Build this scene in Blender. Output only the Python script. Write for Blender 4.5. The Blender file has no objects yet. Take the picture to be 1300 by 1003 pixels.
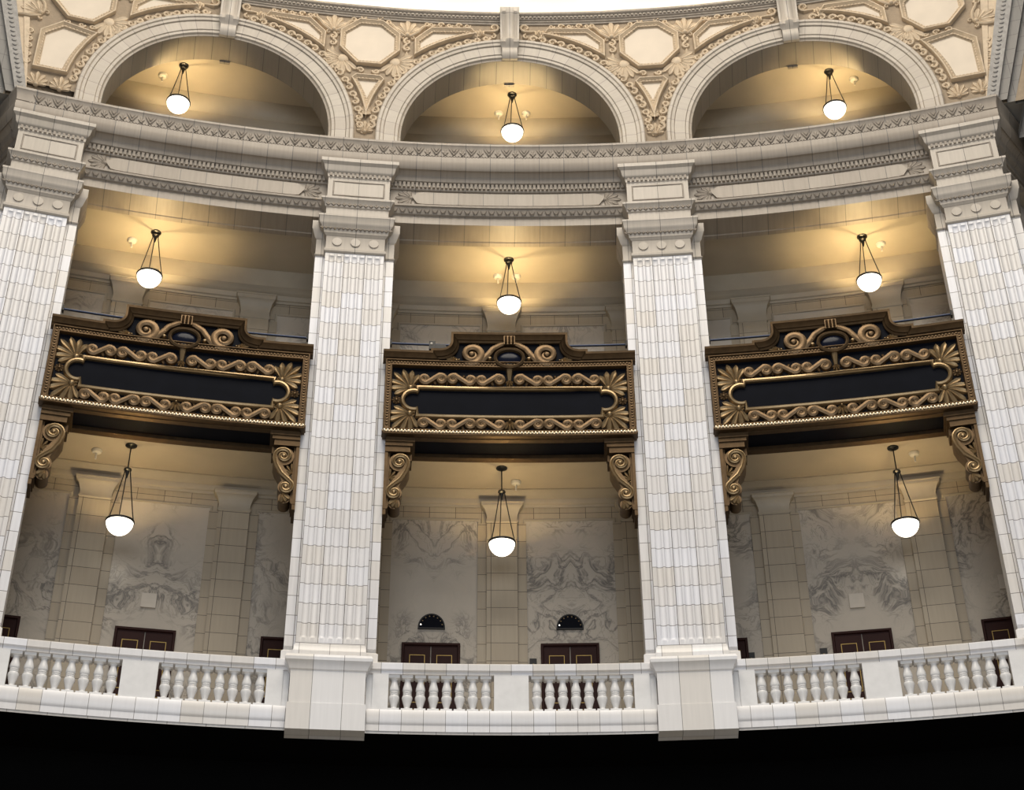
import bpy, bmesh, math, random
from math import sin, cos, pi, radians as rad, sqrt, atan2, hypot
from mathutils import Vector, Matrix
from mathutils.geometry import tessellate_polygon
random.seed(4)
COL = bpy.context.scene.collection
BAY = 11.77          # degrees between bay centres
A = BAY / 2

# ------------------------------------------------------------------ materials
def nmat(name):
    m = bpy.data.materials.new(name); m.use_nodes = True
    nt = m.node_tree; b = nt.nodes['Principled BSDF']
    return m, nt, b
def setc(b, col, rough=.5, metal=0, spec=.5):
    b.inputs['Base Color'].default_value = (*col, 1); b.inputs['Roughness'].default_value = rough
    b.inputs['Metallic'].default_value = metal; b.inputs['Specular IOR Level'].default_value = spec
def math_n(nt, op, a, b=None):
    n = nt.nodes.new('ShaderNodeMath'); n.operation = op
    for i, v in enumerate((a, b)):
        if v is None: continue
        if isinstance(v, (int, float)): n.inputs[i].default_value = v
        else: nt.links.new(v, n.inputs[i])
    return n.outputs[0]
def mixc(nt, fac, c1, c2, mode='MIX'):
    n = nt.nodes.new('ShaderNodeMix'); n.data_type = 'RGBA'; n.blend_type = mode
    for sock, v in ((n.inputs[0], fac), (n.inputs[6], c1), (n.inputs[7], c2)):
        if isinstance(v, (int, float)): sock.default_value = v
        elif isinstance(v, tuple): sock.default_value = (*v, 1)
        else: nt.links.new(v, sock)
    return n.outputs[2]
def noise(nt, vec, scale, detail=3, dist=0, rough=.5):
    n = nt.nodes.new('ShaderNodeTexNoise'); n.inputs['Scale'].default_value = scale
    n.inputs['Detail'].default_value = detail; n.inputs['Distortion'].default_value = dist
    n.inputs['Roughness'].default_value = rough
    nt.links.new(vec, n.inputs['Vector']); return n.outputs['Fac']
def ramp(nt, fac, stops):
    n = nt.nodes.new('ShaderNodeValToRGB'); e = n.color_ramp.elements
    while len(e) < len(stops): e.new(.5)
    for el, (p, c) in zip(e, stops):
        el.position = p; el.color = (*c, 1) if isinstance(c, tuple) else (c, c, c, 1)
    nt.links.new(fac, n.inputs[0]); return n.outputs[0]
def uvvec(nt, sx=1, sy=1, rnd=None):
    t = nt.nodes.new('ShaderNodeTexCoord'); mp = nt.nodes.new('ShaderNodeMapping')
    mp.inputs['Scale'].default_value = (sx, sy, 1)
    nt.links.new(t.outputs['UV'], mp.inputs[0])
    if rnd:
        oi = nt.nodes.new('ShaderNodeObjectInfo')
        k = math_n(nt, 'FLOOR', math_n(nt, 'MULTIPLY', oi.outputs['Random'], 97))
        cx = nt.nodes.new('ShaderNodeCombineXYZ')
        nt.links.new(math_n(nt, 'MULTIPLY', k, rnd[0]), cx.inputs[0])
        nt.links.new(math_n(nt, 'MULTIPLY', k, rnd[1]), cx.inputs[1])
        nt.links.new(cx.outputs[0], mp.inputs['Location'])
    return mp.outputs[0]
def bump(nt, b, h, s=.3, d=.02):
    n = nt.nodes.new('ShaderNodeBump'); n.inputs['Strength'].default_value = s; n.inputs['Distance'].default_value = d
    nt.links.new(h, n.inputs['Height']); nt.links.new(n.outputs[0], b.inputs['Normal'])
def tile(name, c1, c2, mortar, bw, rh, off=0.0, rough=.4, ms=.007, streak=.12):
    m, nt, b = nmat(name); setc(b, c1, rough)
    v = uvvec(nt, rnd=(bw, rh))
    br = nt.nodes.new('ShaderNodeTexBrick'); br.offset = off; br.squash = 1
    br.inputs['Scale'].default_value = 1; br.inputs['Brick Width'].default_value = bw; br.inputs['Row Height'].default_value = rh
    br.inputs['Mortar Size'].default_value = ms; br.inputs['Mortar Smooth'].default_value = .2; br.inputs['Bias'].default_value = 0
    br.inputs['Color1'].default_value = (*c1, 1); br.inputs['Color2'].default_value = (*c2, 1); br.inputs['Mortar'].default_value = (*mortar, 1)
    nt.links.new(v, br.inputs['Vector'])
    st = noise(nt, uvvec(nt, 14, .9), 1.0, 4)
    c = mixc(nt, 1.0, br.outputs['Color'], ramp(nt, st, [(.3, 1 - streak), (.7, 1.0)]), 'MULTIPLY')
    nt.links.new(c, b.inputs['Base Color'])
    bump(nt, b, math_n(nt, 'SUBTRACT', 1.0, br.outputs['Fac']), .25, .01)
    return m
def plain(name, col, rough=.6, metal=0, nscale=3, amt=.12, bscale=None, bs=.2, spec=.5):
    m, nt, b = nmat(name); setc(b, col, rough, metal, spec)
    t = nt.nodes.new('ShaderNodeTexCoord')
    f = noise(nt, t.outputs['Object'], nscale, 4)
    c = mixc(nt, 1.0, col, ramp(nt, f, [(.3, 1 - amt), (.7, 1.0)]), 'MULTIPLY')
    nt.links.new(c, b.inputs['Base Color'])
    if bscale: bump(nt, b, noise(nt, t.outputs['Object'], bscale, 2), bs, .02)
    return m
def marble(name):
    m, nt, b = nmat(name); setc(b, (.5, .46, .41), .28)
    v = uvvec(nt)
    w = noise(nt, v, .55, 2)
    warp = nt.nodes.new('ShaderNodeVectorMath'); warp.operation = 'ADD'
    cx = nt.nodes.new('ShaderNodeCombineXYZ')
    nt.links.new(math_n(nt, 'MULTIPLY', w, 1.6), cx.inputs[0]); nt.links.new(math_n(nt, 'MULTIPLY', noise(nt, v, .8, 3), 1.8), cx.inputs[1])
    nt.links.new(v, warp.inputs[0]); nt.links.new(cx.outputs[0], warp.inputs[1])
    f = noise(nt, warp.outputs[0], 1.5, 6, .7, .62)
    r = math_n(nt, 'ABSOLUTE', math_n(nt, 'SUBTRACT', f, .5))
    vein = ramp(nt, r, [(0, 1.0), (.016, .6), (.05, 0.0)])
    f2 = noise(nt, warp.outputs[0], 3.4, 5, .5, .6)
    vein2 = ramp(nt, math_n(nt, 'ABSOLUTE', math_n(nt, 'SUBTRACT', f2, .48)), [(0, .6), (.02, 0.0)])
    mask = ramp(nt, noise(nt, v, .62, 2), [(.42, 0.05), (.58, 1.0)])
    vv = math_n(nt, 'MULTIPLY', math_n(nt, 'MAXIMUM', vein, vein2), mask)
    cloud = mixc(nt, noise(nt, v, 1.1, 4), (.53, .465, .38), (.39, .345, .29))
    c = mixc(nt, math_n(nt, 'MULTIPLY', vv, .8), cloud, (.085, .08, .075))
    nt.links.new(c, b.inputs['Base Color'])
    return m
def bronze(name, col, rough, amt=.5):
    m, nt, b = nmat(name); setc(b, col, rough, .75)
    t = nt.nodes.new('ShaderNodeTexCoord')
    f = noise(nt, t.outputs['Object'], 7, 4)
    c = mixc(nt, f, tuple(x * (1 - amt) for x in col), tuple(x * (1 + amt * .6) for x in col))
    nt.links.new(c, b.inputs['Base Color'])
    bump(nt, b, noise(nt, t.outputs['Object'], 30, 2), .12, .01)
    return m
def emit(name, col, s):
    m, nt, b = nmat(name); setc(b, col, .3)
    b.inputs['Emission Color'].default_value = (*col, 1); b.inputs['Emission Strength'].default_value = s
    return m

GROUT = (.16, .145, .13)
M = {}
M['pil'] = tile('white_glazed_block', (.77, .775, .82), (.69, .655, .615), (.13, .115, .105), .5, .44, 0, .35)
M['ped'] = tile('white_marble_block', (.84, .84, .86), (.72, .68, .63), (.22, .20, .19), .62, 3.0, .0, .35, .006, .06)
M['rail'] = tile('white_marble_rail', (.82, .82, .85), (.70, .66, .61), (.25, .23, .22), .44, 3.0, 0, .35, .006, .06)
M['bal'] = plain('white_marble_turned', (.80, .79, .78), .35, 0, 5, .10)
M['fascia'] = tile('grey_white_block', (.66, .645, .63), (.56, .53, .50), (.25, .23, .21), .75, 3.0, 0, .45)
M['ent'] = tile('cream_terracotta', (.375, .322, .262), (.32, .27, .215), GROUT, .62, 9.0, 0, .5, .009, .15)
M['entplain'] = plain('cream_terracotta_carved', (.32, .275, .225), .6, 0, 9, .25, 40, .3)
M['capital'] = tile('pale_terracotta_capital', (.50, .445, .38), (.44, .39, .325), GROUT, .8, 9.0, 0, .5, .008, .12)
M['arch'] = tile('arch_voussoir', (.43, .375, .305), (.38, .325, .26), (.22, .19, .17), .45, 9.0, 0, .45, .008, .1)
M['archsoffit'] = tile('arch_soffit_painted_shade', (.25, .215, .175), (.22, .19, .15), (.09, .08, .065), .45, 9.0, 0, .5, .008, .1)  # arch stone again, darkened so the soffit's shade sits in its colour
M['relief'] = plain('warm_plaster_relief', (.58, .46, .32), .6, 0, 6, .2, 30, .25)
M['field'] = plain('pale_plaster_field', (.60, .51, .40), .5, 0, 1.5, .12)
M['reliefbg'] = plain('shadowed_plaster_ground', (.31, .235, .155), .7, 0, 6, .2, 24, .3)  # darker than the relief: shade around the ornament is in the colour
M['gall'] = tile('beige_gallery_block', (.40, .335, .245), (.36, .295, .21), (.09, .07, .05), .62, .43, 0, .45, .007, .08)
M['gallplain'] = plain('beige_gallery_moulding', (.38, .325, .245), .55, 0, 3, .08)
M['ceil'] = plain('gallery_plaster', (.46, .395, .30), .7, 0, 1.2, .10)
M['marble'] = marble('bookmatched_veined_marble')
M['floor'] = plain('pale_stone_floor', (.5, .48, .45), .5)
M['bronze'] = bronze('aged_bronze', (.145, .092, .046), .42, .6)
M['bronzed'] = bronze('dark_bronze_moulding', (.095, .058, .027), .45)
M['gold'] = bronze('polished_bronze', (.30, .21, .11), .36, .4)
M['pearl'] = bronze('bright_bronze_bead', (.72, .60, .42), .25, .2)
M['black'] = plain('black_enamel', (.005, .006, .010), .4, 0, 2, .3, spec=.03)
M['gloss'] = plain('black_glass', (.006, .008, .018), .2, 0, 2, .2, spec=.12)
M['iron'] = plain('black_iron', (.012, .011, .010), .45, .3, 4, .2)
M['rail_steel'] = plain('blued_steel', (.016, .022, .042), .3, .7, 4, .2)
M['door'] = plain('maroon_lacquer', (.03, .010, .008), .5, 0, 3, .2, spec=.12)
M['inlay'] = plain('gold_line', (.40, .27, .08), .4, .5)
M['white'] = plain('white_plastic', (.62, .58, .50), .5)
M['globe'] = emit('lit_opal_glass', (1, .92, .78), 3.0)
M['plaque'] = plain('pale_stone_plaque', (.56, .50, .42), .45)
M['drum'] = emit('lit_skylight_glass', (1, .88, .66), .75)
M['drum'].node_tree.nodes['Principled BSDF'].inputs['Base Color'].default_value = (.3, .26, .2, 1)
M['dark'] = plain('painted_shade_stone', (.004, .004, .004), .9, 0, 2, .1, spec=0.0)  # near-black base colour stands in for the shade of the lower storey
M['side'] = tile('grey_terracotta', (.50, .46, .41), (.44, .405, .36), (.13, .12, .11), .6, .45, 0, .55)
M['sideshade'] = tile('grey_terracotta_painted_shade', (.20, .185, .165), (.17, .16, .145), (.08, .07, .065), .6, .45, 0, .55)  # darkened copy of the grey terracotta, shade put into the colour
M['sidecarved'] = plain('grey_terracotta_carved', (.34, .32, .295), .6, 0, 9, .3, 35, .5)

# ------------------------------------------------------------------ mesh builder
class MB:
    """shapes in (s, z, d): s metres along a circle of radius R, z height, d metres towards the hall"""
    def __init__(self, R=36.0, Ro=None, z0=0.0, th=0.0):
        self.R, self.Ro, self.z0 = R, (R if Ro is None else Ro), z0
        self.ph = rad(th); self.v, self.f, self.uv = [], [], []
    def L(self, s, z, d):
        a = s / self.R + self.ph; r = self.R - d
        return (r * sin(a), r * cos(a) - self.Ro, z - self.z0)
    def p(self, s, z, d): self.v.append(self.L(s, z, d)); return len(self.v) - 1
    def raw(self, x, y, z): self.v.append((x, y, z)); return len(self.v) - 1
    def face(self, idx, uv): self.f.append(tuple(idx)); self.uv.append([tuple(u) for u in uv])
    def grid(self, rows, uv=None, raw=False, cu=False, cv=False):
        add = self.raw if raw else self.p
        ids = [[add(*q) for q in r] for r in rows]
        n, m = len(rows), len(rows[0])
        if uv is None: uv = [[(q[0], q[1]) for q in r] for r in rows]
        for i in range(n if cv else n - 1):
            for j in range(m if cu else m - 1):
                i2, j2 = (i + 1) % n, (j + 1) % m
                self.face((ids[i][j], ids[i][j2], ids[i2][j2], ids[i2][j]), (uv[i][j], uv[i][j2], uv[i2][j2], uv[i2][j]))
        return ids
    def box(self, s0, s1, z0, z1, d0, d1, ns=None):
        ns = ns or max(1, int(abs(s1 - s0) / .5))
        S = [s0 + (s1 - s0) * i / ns for i in range(ns + 1)]
        self.grid([[(s, z0, d1) for s in S], [(s, z1, d1) for s in S]])
        self.grid([[(s, z0, d0) for s in S], [(s, z1, d0) for s in S]])
        for z in (z0, z1): self.grid([[(s, z, d0) for s in S], [(s, z, d1) for s in S]], [[(s, d0) for s in S], [(s, d1) for s in S]])
        for s in (s0, s1): self.grid([[(s, z0, d0), (s, z0, d1)], [(s, z1, d0), (s, z1, d1)]], [[(d0, z0), (d1, z0)], [(d0, z1), (d1, z1)]])
    def ring(self, hw, df, db, prof, cap=True):
        """three-sided stacked block: profile of (offset, z)"""
        rows, uv = [], []
        for o, z in prof:
            w = hw + o; d = df + o
            rows.append([(-w, z, db), (-w, z, d), (0, z, d), (w, z, d), (w, z, db)])
            t = d - db; uv.append([(-w - t, z), (-w, z), (0, z), (w, z), (w + t, z)])
        ids = self.grid(rows, uv)
        if cap:
            for k in (0, -1): self.face(ids[k], [(q[0], q[2]) for q in rows[k]])
    def rib(self, path, prof, closed=False, taper=None, d=0.0, caps=True):
        """sweep profile (w across to the left of travel, d) along a 2-D path"""
        n = len(path); rows, uv = [], []; acc = 0
        for i in range(n):
            a = path[i - 1] if (i or closed) else None; b = path[i]; c = path[(i + 1) % n] if (i < n - 1 or closed) else None
            def nv(p, q):
                x, y = q[0] - p[0], q[1] - p[1]; l = hypot(x, y) or 1e-9
                return (-y / l, x / l)
            if a is None: m = nv(b, c)
            elif c is None: m = nv(a, b)
            else:
                n1, n2 = nv(a, b), nv(b, c); k = max(.35, 1 + n1[0] * n2[0] + n1[1] * n2[1]); m = ((n1[0] + n2[0]) / k, (n1[1] + n2[1]) / k)
            if i: acc += hypot(b[0] - path[i - 1][0], b[1] - path[i - 1][1])
            t = taper[i] if taper else 1.0
            rows.append([(b[0] + m[0] * w * t, b[1] + m[1] * w * t, d + h * (t if taper else 1)) for w, h in prof])
            cum = 0; u = []
            for j, (w, h) in enumerate(prof):
                if j: cum += hypot(w - prof[j - 1][0], h - prof[j - 1][1])
                u.append((acc, cum))
            uv.append(u)
        ids = self.grid(rows, uv, cv=closed)
        if caps and not closed and len(prof) > 2:
            for k in (0, -1): self.face(ids[k], uv[k])
    def plate(self, poly, d0, d1):
        tri = tessellate_polygon([[Vector((x, y, 0)) for x, y in poly]])
        a = [self.p(x, y, d1) for x, y in poly]; b = [self.p(x, y, d0) for x, y in poly]
        for t in tri: self.face([a[i] for i in t], [poly[i] for i in t])
        n = len(poly); acc = 0
        for i in range(n):
            j = (i + 1) % n; l = hypot(poly[j][0] - poly[i][0], poly[j][1] - poly[i][1])
            self.face((a[i], a[j], b[j], b[i]), ((acc, 0), (acc + l, 0), (acc + l, d1 - d0), (acc, d1 - d0))); acc += l
    def petal(self, s, z, ang, ln, w, h, d=0.0, n=8):
        c, sn = cos(ang), sin(ang); rows = []
        for i in range(n + 1):
            t = i / n; ww = w * (.32 + .68 * min(1, t / .72)) * (1 if t < .72 else max(.12, sqrt(max(0, 1 - ((t - .72) / .28) ** 2))))
            hh = h * (.35 + .65 * sin(pi * (.12 + .80 * t)))
            r = []
            for k, q in ((-1, 0), (-.6, .8), (0, .55), (.6, .8), (1, 0)):
                x, y = t * ln, k * ww
                r.append((s + c * x - sn * y, z + sn * x + c * y, d + hh * q))
            rows.append(r)
        self.grid(rows)
    def fan(self, s, z, ang, ln, n=7, spread=1.35, w=.09, h=.05, d=0.0, side=.6):
        for i in range(n):
            t = (i / (n - 1)) * 2 - 1
            self.petal(s, z, ang + t * spread, ln * (1 - (1 - side) * abs(t) ** 1.3), w * ln / .5, h, d)
        self.dome(s, z, ln * .15, ln * .15, h * 1.2, d)
    def dome(self, s, z, rs, rz, h, d=0.0, n=12, m=4):
        rows = []
        for i in range(m + 1):
            a = i / m * pi / 2
            rows.append([(s + rs * cos(a) * cos(2 * pi * k / n), z + rz * cos(a) * sin(2 * pi * k / n), d + h * sin(a)) for k in range(n)])
        self.grid(rows, cu=True)
    def spiral(self, s, z, r, a0, turns, ccw=1, n=20, rin=.12):
        """outside to inside"""
        return [(s + r * (1 - (1 - rin) * (i / n) ** .8) * cos(a0 + ccw * 2 * pi * turns * i / n), z + r * (1 - (1 - rin) * (i / n) ** .8) * sin(a0 + ccw * 2 * pi * turns * i / n)) for i in range(n + 1)]
    def curl(self, s, z, r, a0, ccw=1, w=.035, h=.05, d=0.0, turns=1.35, tail=None, n=16):
        p = self.spiral(s, z, r, a0, turns, ccw, n)
        tp = [1 - .55 * i / n for i in range(n + 1)]
        if tail:
            p = [tail] + p; tp = [.45] + tp
        self.rib(p, [(-w, 0), (-w * .6, h * .85), (0, h), (w * .6, h * .85), (w, 0)], taper=tp, d=d)
        self.dome(s, z, r * .28, r * .28, h, d, 8, 2)
    def lathe(self, prof, x=0, y=0, z=0, n=20, s=None):
        rows = []
        for r, h in prof: rows.append([(x + r * cos(2 * pi * k / n), y + r * sin(2 * pi * k / n), z + h) for k in range(n)])
        self.grid(rows, [[(k / n, h) for k in range(n)] for r, h in prof], raw=True, cu=True)
    def tube(self, pts, r, n=8):
        rows = []
        P = [Vector(q) for q in pts]
        for i, q in enumerate(P):
            t = (P[min(i + 1, len(P) - 1)] - P[max(i - 1, 0)]).normalized()
            a = t.orthogonal().normalized() if i == 0 else (prev - t * prev.dot(t)).normalized()
            prev = a; b = t.cross(a)
            rows.append([tuple(q + (a * cos(2 * pi * k / n) + b * sin(2 * pi * k / n)) * r) for k in range(n)])
        ids = self.grid(rows, [[(k / n, i) for k in range(n)] for i in range(len(rows))], raw=True, cu=True)
        for k in (0, -1): self.face(ids[k], [(0, 0)] * n)
    def mesh(self, name, mat, sharp=32):
        me = bpy.data.meshes.new(name); me.from_pydata(self.v, [], self.f)
        ul = me.uv_layers.new(name='UVMap')
        flat = [c for poly in self.uv for u in poly for c in u]
        ul.data.foreach_set('uv', flat)
        bm = bmesh.new(); bm.from_mesh(me)
        bmesh.ops.remove_doubles(bm, verts=bm.verts, dist=1e-5)
        bmesh.ops.recalc_face_normals(bm, faces=bm.faces); bm.to_mesh(me); bm.free()
        for p in me.polygons: p.use_smooth = True
        me.set_sharp_from_angle(angle=rad(sharp))
        me.materials.append(M[mat]); me.update()
        return me
    def obj(self, name, mat, parent=None, sharp=32, label=None):
        o = bpy.data.objects.new(name, self.mesh(name, mat, sharp)); COL.objects.link(o)
        if parent: o.parent = parent
        if label: o['label'] = label
        return o

def thing(name, label, cat, th=0, r=36.0, z=0.0, group=None):
    o = bpy.data.objects.new(name, None); COL.objects.link(o); o.empty_display_size = .3
    t = rad(th); o.location = (r * sin(t), r * cos(t), z); o.rotation_euler = (0, 0, -t)
    o['label'] = label; o['category'] = cat
    if group: o['group'] = group
    return o
def dup(root, label, th, r, z):
    def cp(o, par):
        c = o.copy(); COL.objects.link(c); c.parent = par
        for ch in o.children: cp(ch, c)
        return c
    c = cp(root, None); t = rad(th)
    c.location = (r * sin(t), r * cos(t), z); c.rotation_euler = (0, 0, -t); c['label'] = label
    return c
def struct(o, label, cat):
    o['kind'] = 'structure'; o['label'] = label; o['category'] = cat; return o
def W(R=36.0): return MB(R, 0.0)
def deg(R, th): return rad(th) * R

# ------------------------------------------------------------------ entablature swept along the curved wall
TE = 18.7
def wall_path():
    pts = []
    n = 96
    u = [(-sin(rad(40)), cos(rad(40))), (sin(rad(40)), cos(rad(40)))]
    def corner(sg):
        t = rad(TE) * sg; P = (36.2 * sin(t), 36.2 * cos(t)); n1 = (-sin(t), -cos(t)); n2 = (sg * cos(rad(40)), -sin(rad(40)))
        k = 1 + n1[0] * n2[0] + n1[1] * n2[1]
        return P, ((n1[0] + n2[0]) / k, (n1[1] + n2[1]) / k), n2
    Pl, ml, nl = corner(-1)
    pts.append(((Pl[0] + u[0][0] * 6, Pl[1] + u[0][1] * 6), nl)); pts.append((Pl, ml))
    for i in range(1, n):
        t = rad(-TE + 2 * TE * i / n); pts.append(((36.2 * sin(t), 36.2 * cos(t)), (-sin(t), -cos(t))))
    Pr, mr, nr = corner(1)
    pts.append((Pr, mr)); pts.append(((Pr[0] + u[1][0] * 6, Pr[1] + u[1][1] * 6), nr))
    return pts
PATH = wall_path()
def sweep(mb, prof):
    rows, uv = [], []; acc = 0
    for i, (P, m) in enumerate(PATH):
        if i: acc += hypot(P[0] - PATH[i - 1][0][0], P[1] - PATH[i - 1][0][1])
        rows.append([(P[0] + m[0] * d, P[1] + m[1] * d, z) for d, z in prof])
        c = 0; r = []
        for j, (d, z) in enumerate(prof):
            if j: c += hypot(d - prof[j - 1][0], z - prof[j - 1][1])
            r.append((acc, c + .3))
        uv.append(r)
    mb.grid(rows, uv, raw=True)

m = W(); sweep(m, [(-.85, 11.13), (-.7, 11.13), (-.68, 11.15), (-.12, 11.15), (-.10, 11.13), (0, 11.13), (0, 11.36), (.03, 11.38), (.06, 11.39)])
arch_o = struct(m.obj('trim_1', 'ent'), 'plain cream architrave beam with tiled soffit spanning above the upper gallery', 'beam')
m = W(); sweep(m, [(.035, 11.365), (.06, 11.38), (.12, 11.50), (.13, 11.54), (.17, 11.55), (.17, 11.605), (0, 11.62)])
m2 = W(36.2)
for i in range(int(2 * deg(36.2, TE) / .2)):                       # carved leaf run on the architrave moulding
    s = -deg(36.2, TE) + .1 + i * .2
    m2.rib([(s - .085, 11.40), (s, 11.53), (s + .085, 11.40)], [(-.02, 0), (0, .03), (.02, 0)], d=.095)
def merge(a, b):
    k = len(a.v); a.v += b.v; a.f += [tuple(i + k for i in f) for f in b.f]; a.uv += b.uv
merge(m, m2)
struct(m.obj('trim_2', 'entplain'), 'carved leaf moulding above the architrave beam', 'moulding')
m = W(); sweep(m, [(0, 11.60), (0, 12.2)])
frieze = struct(m.obj('wall_frieze', 'ent'), 'curved cream frieze band with long rounded panels', 'frieze')
for k in (-1, 0, 1):
    m = W(36.2)
    hw = 2.38; c = deg(36.2, k * BAY); n = 40; top, bot = [], []
    for i in range(n + 1):
        s = -hw + 2 * hw * i / n
        e = hw - .21; q = abs(s) - e
        hh = .185 if q <= 0 else .185 * sqrt(max(0, 1 - (q / .21) ** 2))
        top.append((c + s, 11.90 + hh)); bot.append((c + s, 11.90 - hh))
    m.grid([[(s, z, .055) for s, z in bot], [(s, z, .055) for s, z in top]])
    m.grid([[(s, z, .0) for s, z in bot + top[::-1]], [(s, z, .055) for s, z in bot + top[::-1]]], cu=True)
    m.obj('frieze_panel', 'ent', frieze, label='long plain panel with rounded ends')
    for sg in (-1, 1):
        m = W(36.2); m.fan(c + sg * 2.41, 11.90, 0 if sg > 0 else pi, .40, 7, 1.25, .085, .06, 0, .62)
        m.obj('shell_ornament', 'entplain', frieze, label='carved fan shell at the panel end')
m = W(); sweep(m, [(0, 12.15), (.04, 12.15), (.06, 12.18), (.06, 12.34), (.14, 12.36), (.16, 12.40), (.18, 12.50), (.24, 12.56), (.34, 12.585), (.36, 12.56), (.40, 12.60), (.44, 12.72), (.45, 12.78), (.45, 12.92), (.42, 12.93), (.42, 12.955), (.44, 12.965), (.46, 13.12), (.50, 13.23), (.52, 13.25), (.52, 13.31), (.1, 13.40), (-.6, 13.42)])
corn = struct(m.obj('trim_3', 'ent'), 'projecting curved cornice running below the three arches', 'cornice')
m = W(36.2)
for i in range(int(2 * deg(36.2, TE) / .105)):
    s = -deg(36.2, TE) + .05 + i * .105
    m.box(s, s + .062, 12.19, 12.335, .05, .13, 1)
m.obj('dentil_course', 'entplain', corn, label='row of small square dentils')
m = W(36.2); nz = int(2 * deg(36.2, TE) / .44)
for i in range(nz):
    s = -deg(36.2, TE) + i * .445
    P = [(-.02, 0), (0, .022), (.02, 0)]
    for x0, x1 in ((.03, .2), (.2, .37), (.10, .2), (.2, .30)):
        zz = 13.22
        lo = 12.98 if (x0 == .03 or x1 == .37) else 13.08
        a, b = ((s + x0, zz), (s + x1, lo)) if x1 == .2 else ((s + x0, lo), (s + x1, zz))
        m.rib([a, b], P, d=.462)
    m.fan(s + .425, 12.98, pi / 2, .22, 3, .5, .09, .03, .455)
m.obj('carved_band', 'entplain', corn, label='chevron and leaf carving along the cornice edge')
m = W(36.2)
for i in range(int(2 * deg(36.2, TE) / .075)):
    s = -deg(36.2, TE) + i * .075; m.box(s, s + .04, 12.92, 12.955, .42, .46, 1)
m.obj('bead_course', 'entplain', corn, label='row of tiny beads')

# side return walls beyond the outer pilasters
for sg, nm in ((-1, 'wall_left'), (1, 'wall_right')):
    t = rad(TE) * sg; P = (36.2 * sin(t), 36.2 * cos(t)); u = (sg * sin(rad(40)), cos(rad(40)))
    m = W(); Q = (P[0] + u[0] * 6, P[1] + u[1] * 6)
    m.grid([[(P[0], P[1], -1.8), (Q[0], Q[1], -1.8)], [(P[0], P[1], 11.2), (Q[0], Q[1], 11.2)]], [[(0, -1.8), (6, -1.8)], [(0, 11.2), (6, 11.2)]], raw=True)
    struct(m.obj(nm, 'side'), 'grey tiled return wall past the outer %s pilaster' % ('left' if sg < 0 else 'right'), 'wall')

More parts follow.
